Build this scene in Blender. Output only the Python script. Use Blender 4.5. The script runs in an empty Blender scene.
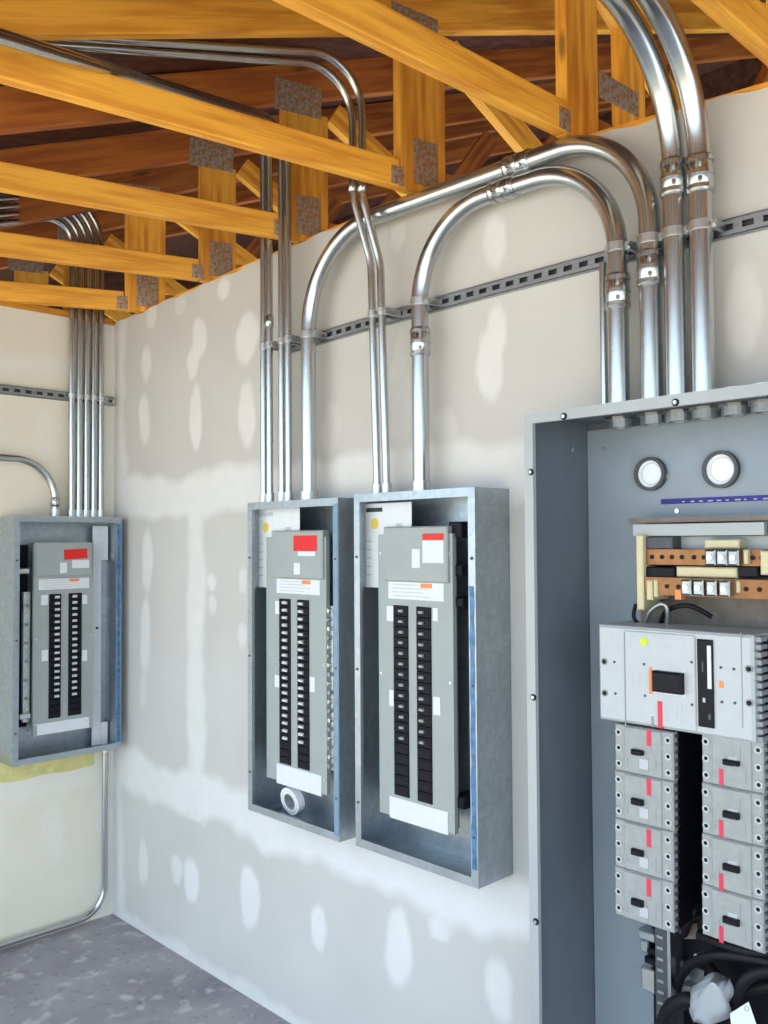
import bpy, bmesh, math, random
from mathutils import Vector, Matrix
random.seed(7)
SC = bpy.context.scene
COL = SC.collection
R = math.radians

# ------------------------------------------------------------------ camera
CAM = Vector((4.056, -2.101, 1.795)); FPX = 890.0
YAW, PIT, ROL = R(44.267), R(1.871), R(-0.359)
FW = Vector((-math.cos(YAW)*math.cos(PIT), math.sin(YAW)*math.cos(PIT), math.sin(PIT)))
_rt = FW.cross(Vector((0, 0, 1))).normalized(); _up = _rt.cross(FW)
RT = _rt*math.cos(ROL)+_up*math.sin(ROL); UP = -_rt*math.sin(ROL)+_up*math.cos(ROL)
cd = bpy.data.cameras.new('camera'); co = bpy.data.objects.new('camera', cd); COL.objects.link(co)
co.matrix_world = Matrix(((RT.x, UP.x, -FW.x, CAM.x), (RT.y, UP.y, -FW.y, CAM.y), (RT.z, UP.z, -FW.z, CAM.z), (0, 0, 0, 1)))
cd.sensor_fit = 'VERTICAL'; cd.sensor_height = 36.0; cd.lens = FPX*36.0/1024.0; cd.clip_start = 0.02
SC.camera = co

# ------------------------------------------------------------------ world, sun, exposure
w = bpy.data.worlds.new('daylight'); SC.world = w; w.use_nodes = True
bg = w.node_tree.nodes['Background']; bg.inputs[0].default_value = (0.66, 0.835, 1.0, 1); bg.inputs[1].default_value = 1.25
sd = bpy.data.lights.new('sun', 'SUN'); sd.energy = 7.0; sd.angle = R(0.6); sd.color = (1, 0.93, 0.82)
so = bpy.data.objects.new('sun', sd); COL.objects.link(so)
so.rotation_euler = Vector((-0.25, -0.62, -1.0)).to_track_quat('-Z', 'Y').to_euler()
vs = SC.view_settings; vs.view_transform = 'Standard'; vs.look = 'None'; vs.gamma = 1.0; vs.use_curve_mapping = False
vs.exposure = 1.3

def at(u, v, ax, val):
    d = FW*FPX+RT*(u-384)+UP*(512-v)
    return CAM+d*((val-CAM[ax])/d[ax])

# ------------------------------------------------------------------ materials
M = {}
def mat(name, col, rough=0.6, metal=0.0, **kw):
    m = bpy.data.materials.new(name); m.use_nodes = True; nt = m.node_tree; N = nt.nodes; L = nt.links
    b = N['Principled BSDF']; b.inputs['Roughness'].default_value = rough; b.inputs['Metallic'].default_value = metal
    b.inputs['Base Color'].default_value = (*col, 1)
    if 'spec' in kw: b.inputs['Specular IOR Level'].default_value = kw['spec']
    tc = N.new('ShaderNodeTexCoord')
    def noise(scale, detail=4, stretch=None):
        n = N.new('ShaderNodeTexNoise'); n.inputs['Scale'].default_value = scale; n.inputs['Detail'].default_value = detail
        mp = N.new('ShaderNodeMapping'); L.new(tc.outputs['Object'], mp.inputs[0]); L.new(mp.outputs[0], n.inputs['Vector'])
        if stretch: mp.inputs['Scale'].default_value = stretch
        return n.outputs[0]
    def ramp(sock, c0, c1, p0=0.3, p1=0.7):
        r = N.new('ShaderNodeValToRGB'); e = r.color_ramp.elements
        e[0].position = p0; e[0].color = (*c0, 1); e[1].position = p1; e[1].color = (*c1, 1)
        L.new(sock, r.inputs[0]); return r.outputs[0]
    def mix(fac, a, b_, mode='MIX'):
        x = N.new('ShaderNodeMix'); x.data_type = 'RGBA'; x.blend_type = mode
        if isinstance(fac, float): x.inputs[0].default_value = fac
        else: L.new(fac, x.inputs[0])
        for s, i in ((a, 6), (b_, 7)):
            if isinstance(s, tuple): x.inputs[i].default_value = (*s, 1)
            else: L.new(s, x.inputs[i])
        return x.outputs[2]
    def base(s): L.new(s, b.inputs['Base Color'])
    def bump(sock, strength=0.2, dist=0.002):
        bp = N.new('ShaderNodeBump'); bp.inputs['Strength'].default_value = strength; bp.inputs['Distance'].default_value = dist
        L.new(sock, bp.inputs['Height']); L.new(bp.outputs[0], b.inputs['Normal'])
    M[name] = m
    return m, dict(N=N, L=L, b=b, noise=noise, ramp=ramp, mix=mix, base=base, bump=bump, tc=tc)

def sc(c, k): return tuple(min(1, x*k) for x in c)
def plain(name, col, rough=0.6, metal=0.0, var=0.1, scale=30, **kw):
    m, h = mat(name, col, rough, metal, **kw)
    h['base'](h['ramp'](h['noise'](scale), sc(col, 1-var), sc(col, 1+var)))
    return m
def wood(name, col, dark, grain=1.0):
    m, h = mat(name, col, 0.65)
    oi = h['N'].new('ShaderNodeObjectInfo')
    n1 = h['noise'](9, 6, (0.35, 4, 4)); n2 = h['noise'](34, 3, (0.12, 5, 5)); n3 = h['noise'](3, 2, (0.6, 1.5, 1.5))
    c = h['mix'](h['ramp'](n1, (0, 0, 0), (1, 1, 1), 0.40, 0.62), col, dark)
    c = h['mix'](h['ramp'](n2, (0, 0, 0), (0.45, 0.45, 0.45), 0.45, 0.75), c, sc(dark, 0.75))
    c = h['mix'](h['ramp'](n3, (0, 0, 0), (0.4, 0.4, 0.4), 0.4, 0.8), c, sc(col, 1.2))
    v = h['N'].new('ShaderNodeTexVoronoi'); v.inputs['Scale'].default_value = 3.2
    mp = h['N'].new('ShaderNodeMapping'); mp.inputs['Scale'].default_value = (0.6, 2.2, 2.2)
    h['L'].new(h['tc'].outputs['Object'], mp.inputs[0]); h['L'].new(mp.outputs[0], v.inputs['Vector'])
    k = h['ramp'](v.outputs['Distance'], (0.7, 0.7, 0.7), (0, 0, 0), 0.05, 0.11)
    c = h['mix'](k, c, (0.09, 0.03, 0.008))
    hs = h['N'].new('ShaderNodeHueSaturation'); h['L'].new(c, hs.inputs['Color'])
    mr = h['N'].new('ShaderNodeMapRange'); mr.inputs[3].default_value = 0.85; mr.inputs[4].default_value = 1.12
    h['L'].new(oi.outputs['Random'], mr.inputs[0]); h['L'].new(mr.outputs[0], hs.inputs['Value'])
    h['base'](hs.outputs[0]); h['bump'](n2, 0.25, 0.002)
    return m
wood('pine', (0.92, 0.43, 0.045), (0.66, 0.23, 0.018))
wood('pine_shaded', (0.46, 0.14, 0.022), (0.26, 0.06, 0.010))  # same pine, with the attic shade put into its colour
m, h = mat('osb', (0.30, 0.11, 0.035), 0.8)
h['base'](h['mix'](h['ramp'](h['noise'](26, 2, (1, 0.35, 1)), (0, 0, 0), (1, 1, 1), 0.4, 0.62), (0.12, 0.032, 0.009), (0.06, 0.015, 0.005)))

def galv(name, col, rough, spangle=28, k=0.5, metal=1.0):
    m, h = mat(name, col, rough, metal)
    v = h['N'].new('ShaderNodeTexVoronoi'); v.inputs['Scale'].default_value = spangle; h['L'].new(h['tc'].outputs['Object'], v.inputs['Vector'])
    sp = h['N'].new('ShaderNodeSeparateColor'); h['L'].new(v.outputs['Color'], sp.inputs[0])
    c = h['ramp'](sp.outputs[0], sc(col, 1-.20*k), sc(col, 1+.10*k), 0.1, 0.9)
    c = h['mix'](h['ramp'](h['noise'](7), (0, 0, 0), (k, k, k), 0.4, 0.7), c, sc(col, 0.82))
    h['base'](c)
    mr = h['N'].new('ShaderNodeMapRange'); mr.inputs[3].default_value = rough*(1-.25*k); mr.inputs[4].default_value = rough*(1+.3*k)
    h['L'].new(sp.outputs[1], mr.inputs[0]); h['L'].new(mr.outputs[0], h['b'].inputs['Roughness'])
    return m
galv('galvanized', (0.42, 0.47, 0.51), 0.40, 55, 0.5, 0.85)
galv('conduit_steel', (0.52, 0.54, 0.54), 0.23, 90, 0.12, 0.95)
galv('strut_steel', (0.38, 0.40, 0.41), 0.42, 60, .3)
m, h = mat('gusset_steel', (0.36, 0.33, 0.29), 0.55, 0.45)
h['base'](h['mix'](h['ramp'](h['noise'](70, 3), (0, 0, 0), (1, 1, 1), 0.42, 0.58), (0.40, 0.38, 0.35), (0.42, 0.20, 0.06)))
galv('bright_metal', (0.62, 0.64, 0.64), 0.33, 60, .3)
galv('copper', (0.28, 0.13, 0.055), 0.45, 40, .5, .8)
plain('grey_paint', (0.33, 0.36, 0.35), 0.45, 0, 0.04, 12)
plain('cabinet_paint', (0.125, 0.148, 0.18), 0.42, 0, 0.06, 9)
plain('flange_paint', (0.38, 0.40, 0.405), 0.4, 0, 0.05, 9)
plain('breaker_grey', (0.46, 0.48, 0.495), 0.45, 0, 0.04, 25)
plain('branch_grey', (0.31, 0.32, 0.315), 0.5, 0, 0.07, 60)
plain('breaker_line', (0.26, 0.275, 0.29), 0.5, 0, 0.05, 25)
plain('black_plastic', (0.006, 0.006, 0.010), 0.5, 0, 0.2, 40, spec=0.2)
plain('dark_grey', (0.06, 0.065, 0.075), 0.5, 0, 0.2, 20)
plain('cable_black', (0.008, 0.0075, 0.010), 0.55, 0, 0.2, 40, spec=0.25)
plain('handle_white', (0.60, 0.62, 0.62), 0.4, 0, 0.03)
plain('handle_grey', (0.30, 0.31, 0.33), 0.4, 0, 0.03)
plain('paper', (0.70, 0.715, 0.73), 0.7, 0, 0.03, 40)
plain('print_grey', (0.50, 0.51, 0.54), 0.7, 0, 0.05)
plain('print_black', (0.04, 0.04, 0.05), 0.7, 0, 0.05)
plain('red', (0.70, 0.010, 0.010), 0.5, 0, 0.06)
plain('red_label', (0.66, 0.03, 0.08), 0.5, 0, 0.06)
plain('orange', (0.80, 0.25, 0.07), 0.5, 0, 0.06)
plain('yellow_dot', (0.75, 0.55, 0.08), 0.5, 0, 0.06)
plain('lime_dot', (0.58, 0.70, 0.02), 0.5, 0, 0.06)
plain('cream', (0.62, 0.55, 0.34), 0.5, 0, 0.08)
plain('blue_film', (0.05, 0.17, 0.36), 0.35, 0, 0.4, 45)
plain('blue_tape', (0.008, 0.014, 0.22), 0.5, 0, 0.3, 60)
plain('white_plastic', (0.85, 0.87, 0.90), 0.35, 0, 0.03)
plain('brown_bar', (0.16, 0.13, 0.11), 0.5, 0.3, 0.2)
plain('yellow_paper', (0.70, 0.62, 0.25), 0.8, 0, 0.10, 25)
plain('ground', (0.52, 0.46, 0.36), 0.9, 0, 0.15, 3)
m, h = mat('plastic_bag', (0.55, 0.58, 0.62), 0.2); h['b'].inputs['Transmission Weight'].default_value = 0.35

# drywall: paper face and joint compound, where the "compound" attribute says
def drywall(name, paper, mud):
    m, h = mat(name, paper, 0.85, spec=0.25)
    a = h['N'].new('ShaderNodeAttribute'); a.attribute_name = 'compound'
    n = h['noise'](14, 5)
    ad = h['N'].new('ShaderNodeMath'); ad.operation = 'MULTIPLY_ADD'
    sub = h['N'].new('ShaderNodeMath'); sub.operation = 'SUBTRACT'; sub.inputs[1].default_value = 0.5
    h['L'].new(n, sub.inputs[0]); h['L'].new(sub.outputs[0], ad.inputs[0]); ad.inputs[1].default_value = 0.5
    h['L'].new(a.outputs['Fac'], ad.inputs[2])
    f = h['ramp'](ad.outputs[0], (0, 0, 0), (1, 1, 1), 0.15, 0.9)
    p = h['mix'](h['ramp'](h['noise'](2.2, 3), (0, 0, 0), (1, 1, 1)), sc(paper, 0.95), sc(paper, 1.04))
    q = h['mix'](h['ramp'](h['noise'](9, 5), (0, 0, 0), (1, 1, 1)), sc(mud, 0.95), mud)
    h['base'](h['mix'](f, p, q)); h['bump'](ad.outputs[0], 0.15, 0.003)
    return m
drywall('drywall', (0.57, 0.55, 0.52), (0.74, 0.725, 0.705))
drywall('drywall_cream', (0.82, 0.75, 0.62), (0.85, 0.81, 0.72))
m, h = mat('concrete', (0.30, 0.29, 0.30), 0.75)
c = h['mix'](h['ramp'](h['noise'](2.5, 6), (0, 0, 0), (1, 1, 1), 0.35, 0.65), (0.24, 0.222, 0.25), (0.36, 0.335, 0.35))
c = h['mix'](h['ramp'](h['noise'](11, 6), (0, 0, 0), (0.8, 0.8, 0.8), 0.56, 0.70), c, (0.55, 0.53, 0.52))
c = h['mix'](h['ramp'](h['noise'](23, 4), (0, 0, 0), (0.5, 0.5, 0.5), 0.58, 0.72), c, (0.13, 0.12, 0.13))
h['base'](c); h['bump'](h['noise'](30, 5), 0.2, 0.002)

# ------------------------------------------------------------------ mesh builder
class MB:
    def __init__(s): s.v = []; s.f = []; s.sm = []
    def add(s, vs, fs, smooth=False):
        o = len(s.v); s.v += [tuple(p) for p in vs]; s.f += [tuple(i+o for i in f) for f in fs]; s.sm += [smooth]*len(fs); return s
    def box(s, x0, x1, y0, y1, z0, z1):
        x0, x1 = sorted((x0, x1)); y0, y1 = sorted((y0, y1)); z0, z1 = sorted((z0, z1))
        vs = [(x, y, z) for z in (z0, z1) for y in (y0, y1) for x in (x0, x1)]
        return s.add(vs, [(0, 2, 3, 1), (4, 5, 7, 6), (0, 1, 5, 4), (2, 6, 7, 3), (0, 4, 6, 2), (1, 3, 7, 5)])
    def cbox(s, x0, x1, y0, y1, z0, z1, c=0.002):
        # box whose front (-y side) edges are chamfered
        x0, x1 = sorted((x0, x1)); y0, y1 = sorted((y0, y1)); z0, z1 = sorted((z0, z1))
        def ring(y, k): return [(x0+k, y, z0+k), (x1-k, y, z0+k), (x1-k, y, z1-k), (x0+k, y, z1-k)]
        vs = ring(y1, 0)+ring(y0+c, 0)+ring(y0, c)
        fs = [(0, 3, 2, 1), (8, 9, 10, 11)]
        for k in (0, 4):
            for i in range(4): fs.append((k+i, k+(i+1) % 4, k+4+(i+1) % 4, k+4+i))
        return s.add(vs, fs)
    def tube(s, pts, r, n=16, caps=True, closed=False):
        pts = [Vector(p) for p in pts]; N_ = len(pts)
        t0 = (pts[1]-pts[0]).normalized(); nn = t0.orthogonal().normalized(); vs = []
        for i, p in enumerate(pts):
            t = (pts[min(i+1, N_-1)]-pts[max(i-1, 0)]).normalized()
            nn = (nn-t*nn.dot(t)).normalized(); b = t.cross(nn)
            rr = r[i] if isinstance(r, (list, tuple)) else r
            for k in range(n):
                a = 2*math.pi*k/n; vs.append(p+(nn*math.cos(a)+b*math.sin(a))*rr)
        fs = []
        for i in range(N_-1):
            for k in range(n):
                a = i*n+k; b_ = i*n+(k+1) % n; fs.append((a, b_, b_+n, a+n))
        s.add(vs, fs, True)
        if caps:
            s.add(vs[:n], [tuple(range(n-1, -1, -1))]); s.add(vs[-n:], [tuple(range(n))])
        return s
    def ring(s, c, axis, ro, ri, ln, n=24):
        # short pipe, centre c, along axis
        ax = Vector(axis).normalized(); a = ax.orthogonal().normalized(); b = ax.cross(a); vs = []
        for (r, t) in ((ro, -.5), (ro, .5), (ri, .5), (ri, -.5)):
            for k in range(n):
                q = 2*math.pi*k/n; vs.append(Vector(c)+ax*ln*t+(a*math.cos(q)+b*math.sin(q))*r)
        fs = []
        for j in range(4):
            for k in range(n):
                fs.append((j*n+k, j*n+(k+1) % n, ((j+1) % 4)*n+(k+1) % n, ((j+1) % 4)*n+k))
        return s.add(vs, fs, False)
    def disc(s, c, axis, r, ln, n=16):
        ax = Vector(axis).normalized(); return s.tube([Vector(c)-ax*ln/2, Vector(c)+ax*ln/2], r, n)
    def ngon(s, pts, axis, ln):
        ax = Vector(axis); k = len(pts); p = [Vector(q) for q in pts]
        vs = p+[q+ax*ln for q in p]
        fs = [tuple(range(k-1, -1, -1)), tuple(range(k, 2*k))]+[(i, (i+1) % k, k+(i+1) % k, k+i) for i in range(k)]
        return s.add(vs, fs)
    def build(s, name, m, parent=None, label=None, cat=None, group=None, kind=None, mw=None):
        me = bpy.data.meshes.new(name); me.from_pydata(s.v, [], s.f); me.update()
        me.polygons.foreach_set('use_smooth', s.sm)
        bm = bmesh.new(); bm.from_mesh(me); bmesh.ops.recalc_face_normals(bm, faces=bm.faces); bm.to_mesh(me); bm.free()
        me.materials.append(M[m] if isinstance(m, str) else m)
        return link(name, me, parent, label, cat, group, kind, mw)
def link(name, me, parent=None, label=None, cat=None, group=None, kind=None, mw=None):
    o = bpy.data.objects.new(name, me); COL.objects.link(o)
    if parent: o.parent = parent
    if mw is not None: o.matrix_local = mw
    return tag(o, label, cat, group, kind)
def tag(o, label=None, cat=None, group=None, kind=None):
    if label: o['label'] = label
    if cat: o['category'] = cat
    if group: o['group'] = group
    if kind: o['kind'] = kind
    return o
def empty(name, mw, label, cat, group=None):
    o = bpy.data.objects.new(name, None); COL.objects.link(o); o.matrix_world = mw; o.empty_display_size = 0.1
    return tag(o, label, cat, group)
def rounded(pts, rad, n=10):
    # polyline with its corners rounded by arcs
    P = [Vector(p) for p in pts]; out = [P[0]]
    if not isinstance(rad, (list, tuple)): rad = [rad]*(len(P)-2)
    for i in range(1, len(P)-1):
        a = (P[i-1]-P[i]).normalized(); b = (P[i+1]-P[i]).normalized(); r = rad[i-1]
        th = a.angle(b); d = r/math.tan(th/2); c = P[i]+(a+b).normalized()*(r/math.sin(th/2))
        s = P[i]+a*d; e = P[i]+b*d; u = s-c; v = e-c; ang = u.angle(v)
        for k in range(n+1):
            t = k/n; out.append(c+(u*math.sin((1-t)*ang)+v*math.sin(t*ang))/math.sin(ang))
    out.append(P[-1]); return out

# ------------------------------------------------------------------ the setting
WT = [(-0.3, 2.868), (0.10, 2.882), (1.20, 2.917), (2.08, 2.938), (2.755, 2.904), (3.21, 2.868), (4.0, 2.84), (6.5, 2.80)]
def wall_top(x):
    for (a, b) in zip(WT, WT[1:]):
        if x <= b[0]: return a[1]+(b[1]-a[1])*(x-a[0])/(b[0]-a[0])
    return WT[-1][1]
def patchA(u, v, wd, ht, k=1.0):
    c = at(u, v, 1, 0); l = at(u-wd/2, v, 1, 0); r = at(u+wd/2, v, 1, 0); t = at(u, v-ht/2, 1, 0); b = at(u, v+ht/2, 1, 0)
    return (c.x, c.z, (r.x-l.x)/2, (t.z-b.z)/2, k)
PA = [patchA(*q) for q in [(223, 289, 13, 22), (200, 337, 15, 40), (193, 362, 12, 30), (196, 419, 12, 62), (247, 338, 24, 48), (247, 414, 17, 64), (146, 363, 10, 38, .8),
      (144, 419, 11, 52, .8), (152, 316, 10, 26, .7), (180, 305, 12, 20, .6), (147, 559, 11, 62, .8), (145, 638, 10, 80, .8), (143, 690, 7, 40, .5), (212, 582, 9, 16, .8), (212, 604, 8, 20, .6),
      (243, 580, 8, 26, .7), (242, 635, 8, 26, .7), (250, 898, 20, 62), (319, 929, 15, 52), (398, 951, 26, 78), (191, 879, 15, 44), (176, 868, 12, 30, .7),
      (143, 862, 10, 50, .7), (440, 929, 22, 26, .8), (499, 990, 28, 60, .8), (495, 240, 24, 50, .8), (490, 365, 26, 70), (497, 330, 18, 50, .9), (398, 236, 16, 28, .6), (400, 400, 22, 130, .55),
      (445, 430, 26, 50, .5), (745, 310, 40, 90, .6), (330, 430, 20, 60, .4)]]
def fbm(x, y):
    return (math.sin(x*3.1+1.3*math.sin(y*2.3))+math.sin(y*4.7+1.1*math.sin(x*5.9+.7))*.6+math.sin(x*11.3+y*7.1)*.35)/2
def compA(x, z):
    m = 0.0
    def band(d, hw, s): return max(0.0, min(1.0, (hw-abs(d))/s+0.5))
    m = max(m, band(z-(2.0+.03*fbm(x*2.2, 3)), .095+.02*fbm(x*3, 8), .05)*.9)
    m = max(m, band(z-(.72+.03*fbm(x*2.5, 1)), .10+.03*fbm(x*4, 5), .06)*.95)
    m = max(m, band(x-(.735+.012*fbm(z*3, 2)), .072+.015*fbm(z*4, 9), .05)*.8*(1 if .6 < z < 2.0 else 0))
    m = max(m, band(x-.0, .11+.03*fbm(z*3, 4), .06)*.75)
    m = max(m, band(z-.0, .05+.02*fbm(x*4, 4), .04)*.7)
    for (px, pz, a, b, k) in PA:
        dx = (x-px)/a; dz = (z-pz)/b
        if abs(dx) > 1.7 or abs(dz) > 1.7: continue
        d = math.sqrt(dx*dx+dz*dz)+.18*fbm(x*9+px*7, z*7+pz*5)
        m = max(m, k*max(0.0, min(1.0, (1.0-d)/.45+.5)))
    return m
def wall_grid(name, nx, nz, fpos, fcomp, matn, thick):
    vs = []; cs = []
    for j in range(nz+1):
        for i in range(nx+1):
            p, c = fpos(i/nx, j/nz); vs.append(p); cs.append(c)
    fs = [(j*(nx+1)+i, j*(nx+1)+i+1, (j+1)*(nx+1)+i+1, (j+1)*(nx+1)+i) for j in range(nz) for i in range(nx)]
    # rim back to the board's thickness
    n0 = len(vs); t = Vector(thick)
    rimi = [i for i in range(nx+1)]+[j*(nx+1)+nx for j in range(1, nz+1)]+[nz*(nx+1)+i for i in range(nx-1, -1, -1)]+[j*(nx+1) for j in range(nz-1, 0, -1)]
    for i in rimi: vs.append(tuple(Vector(vs[i])+t)); cs.append(cs[i])
    K = len(rimi)
    for k in range(K): fs.append((rimi[k], rimi[(k+1) % K], n0+(k+1) % K, n0+k))
    fs.append(tuple(range(n0, n0+K)))
    me = bpy.data.meshes.new(name); me.from_pydata(vs, [], fs); me.update()
    at_ = me.attributes.new('compound', 'FLOAT', 'POINT'); at_.data.foreach_set('value', cs)
    me.materials.append(M[matn]); return link(name, me, kind='structure')
def fA(s, t):
    x = 6.5*s; top = wall_top(x)+.004*math.sin(x*17)+.003*math.sin(x*41)
    z = top*t; return (x, 0.0, z), compA(x, z)
tag(wall_grid('wall_right', 360, 160, fA, compA, 'drywall', (0, .0127, 0)), 'long grey drywall with white joint compound patches')
def compB(y, z):
    def band(d, hw, s): return max(0.0, min(1.0, (hw-abs(d))/s+0.5))
    m = band(z-(2.62+.02*fbm(y*4, 2)), .05, .06)*.8
    m = max(m, band(y, .08+.02*fbm(z*4, 1), .05), band(z-.72, .09+.02*fbm(y*5, 3), .06)*.6)
    for (py, pz, a, b) in ((-.35, 2.28, .05, .13), (-.42, 1.35, .05, .2), (-.3, .45, .06, .16), (-.55, .5, .05, .14)):
        d = math.hypot((y-py)/a, (z-pz)/b)+.2*fbm(y*9, z*7); m = max(m, .6*max(0, min(1, (1-d)/.5+.5)))
    return m
def fB(s, t):
    y = -1.8*(1-s); z = 2.868*t; return (0.0, y, z), compB(y, z)
tag(wall_grid('wall_left', 100, 150, fB, compB, 'drywall_cream', (-.0127, 0, 0)), 'cream end wall behind the farthest panel')
# slab runs on outside as an apron; open ground beyond
MB().box(-.0127, 6.5, -2.4, .0127, -.15, 0).build('floor', 'concrete', label='bare stained concrete floor slab', kind='structure')
MB().box(-14, 20, -26, -2.4, -.2, -.03).build('ground_outside', 'ground', label='dry ground outside the open side', kind='structure')
# unseen upper end wall and outer walls, added to keep the attic dark
MB().box(6.5, 6.6, -1.8, 3.0, 2.55, 4.6).build('unseen_wall_near', 'drywall', kind='structure')
MB().box(-3.0, 6.6, 3.0, 3.1, 0, 4.7).build('unseen_wall_far', 'osb', kind='structure')
MB().box(-3.1, -3.0, -1.8, 3.1, 0, 4.7).build('unseen_wall_gable', 'osb', kind='structure')
MB().box(-3.0, -.10, -1.9, -1.8, 0, 2.9).build('wall_front', 'drywall', kind='structure')
# top plates over the two walls
def beam(name, p0, p1, wd, ht, matn, parent=None, **kw):
    # lumber: p0-p1 run along the middle of its lower edge, wd across, ht upward (perpendicular)
    p0 = Vector(p0); p1 = Vector(p1); x = (p1-p0); ln = x.length; x.normalize()
    y = Vector((0, 0, 1)).cross(x).normalized() if abs(x.z) < .999 else Vector((0, 1, 0)); z = x.cross(y)
    mw = Matrix(((x.x, y.x, z.x, p0.x), (x.y, y.y, z.y, p0.y), (x.z, y.z, z.z, p0.z), (0, 0, 0, 1)))
    b = MB(); c = .003; w2 = wd/2
    prof = [(-w2+c, 0), (w2-c, 0), (w2, c), (w2, ht-c), (w2-c, ht), (-w2+c, ht), (-w2, ht-c), (-w2, c)]
    b.ngon([(0, a, q) for a, q in prof], (1, 0, 0), ln)
    if parent is not None: mw = parent.matrix_world.inverted() @ mw
    return b.build(name, matn, parent, mw=mw, **kw)
tp = MB()
for (a, b) in zip(WT, WT[1:]):
    v = []
    for (x, zt) in (a, b):
        for (y, z) in ((.016, zt-.10), (.15, zt-.10), (.15, zt+.016), (.016, zt+.016)): v.append((x, y, z))
    tp.add(v, [(0, 1, 2, 3), (4, 7, 6, 5), (0, 4, 5, 1), (1, 5, 6, 2), (2, 6, 7, 3), (3, 7, 4, 0)])
tp.build('trim_1', 'pine', label='pine top plate along the long wall', kind='structure')
beam('trim_2', (-.085, -1.8, 2.868), (-.085, -.0, 2.868), .14, .038, 'pine', label='pine top plate over the end wall', kind='structure')

# ------------------------------------------------------------------ roof trusses
PITCH = 1/3.0
def truss(x0, ang, z0, label, extra=False, post=(-.075, .11)):
    d = Vector((math.sin(R(ang)), math.cos(R(ang)), 0))      # away over the wall
    o = Vector((x0, 0, z0))
    root = empty('roof_truss', Matrix.Translation(o), label, 'roof truss', 'pine roof trusses')
    bpy.context.view_layer.update()
    def P(s, z): return o+d*s+Vector((0, 0, z))
    lo = -1.55 if ang < 15 else -1.5
    beam('bottom_chord', P(lo-.25, 0), P(post[0]-.006, 0), .038, .089, 'pine', root)
    beam('bottom_chord', P(post[1]+.003, 0), P(2.6, 0), .038, .089, 'pine_shaded', root)
    zt = 3.46-2.925
    def tz(s): return zt+s*PITCH
    beam('top_chord', P(-1.95, tz(-1.95)), P(2.7, tz(2.7)), .038, .14, 'pine_shaded' if x0 < 1.9 else 'pine', root)
    # vertical post over the wall
    mid = (post[0]+post[1])/2; wd = post[1]-post[0]
    def stick(name, s0, z0_, s1, z1_, ht, m_):
        a = P(s0, z0_); b = P(s1, z1_); x = (b-a); ln = x.length; x.normalize()
        y = Vector((d.y, -d.x, 0)); z = x.cross(y)
        mw = Matrix(((x.x, y.x, z.x, a.x), (x.y, y.y, z.y, a.y), (x.z, y.z, z.z, a.z), (0, 0, 0, 1)))
        return MB().box(0, ln, -.019, .019, -ht/2, ht/2).build(name, m_, root, mw=root.matrix_world.inverted() @ mw)
    stick('post', mid, .0, mid, tz(mid)-.045, wd, 'pine')
    stick('web', post[1]+.03, tz(post[1])-.05, .80, .10, .089, 'pine')
    stick('web', 1.45, tz(1.3)-.05, .84, .10, .089, 'pine_shaded')
    if extra: stick('post', .27, .092, .27, tz(.27)-.03, .12, 'pine')
    # toothed metal plates on the visible face
    def plate(s, z, w_, h_):
        y = Vector((d.y, -d.x, 0)); c = P(s, z)+y*.0195
        if y.x < 0: c = P(s, z)-y*.0195
        zz = Vector((0, 0, 1)); x = d; yy = zz.cross(x)
        mw = Matrix(((x.x, yy.x, 0, c.x), (x.y, yy.y, 0, c.y), (0, 0, 1, c.z), (0, 0, 0, 1)))
        b = MB().box(-w_/2, w_/2, -.0012, .0012, -h_/2, h_/2)
        nx = max(2, int(w_/.022)); nz = max(2, int(h_/.034))
        for i in range(nx):
            for j in range(nz):
                cx = -w_/2+(i+.5)*w_/nx; cz = -h_/2+(j+.5)*h_/nz
                b.box(cx-.003, cx+.003, -.0028, .0028, cz-.010, cz+.010)
        b.build('gusset_plate', 'gusset_steel', root, mw=root.matrix_world.inverted() @ mw)
    plate(post[0]-.012, .035, .05, .06)
    plate(mid+.01, .10, .10, .15) if not extra else plate(.19, .19, .20, .075)
    plate(mid-.03, tz(mid)+.0, .19, .12)
    return root
truss(-1.05, 20, 2.885, 'roof truss in the dark attic far beyond the end wall')
truss(-.40, 22, 2.885, 'roof truss in the dark just behind the end wall')
truss(.26, 24, 2.886, 'farthest roof truss, its chord crossing just above the end wall')
truss(.835, 17.3, 2.906, 'second roof truss from the far corner', post=(-.04, .115))
truss(1.4535, 15, 2.926, 'roof truss whose chord ends at the thin conduits of the left panel pair')
truss(2.06, 9.4, 2.938, 'roof truss with long bright chord crossing the upper left')
truss(2.676, 2.6, 2.908, 'roof truss with knotty chord left of the two tall bent conduits', extra=True, post=(-.06, .085))
truss(3.26, .5, 2.870, 'nearest roof truss, its chord showing right of the bent conduits')
truss(3.90, 0, 2.86, 'roof truss above the near end of the room, mostly out of view')
# roof deck
zb = 3.46+.15
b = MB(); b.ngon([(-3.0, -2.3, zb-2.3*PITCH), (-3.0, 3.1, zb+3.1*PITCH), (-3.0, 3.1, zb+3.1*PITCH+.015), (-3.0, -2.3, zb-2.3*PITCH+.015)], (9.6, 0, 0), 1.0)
b.build('ceiling', 'osb', label='dark brown board roof deck above the trusses', kind='structure')

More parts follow.
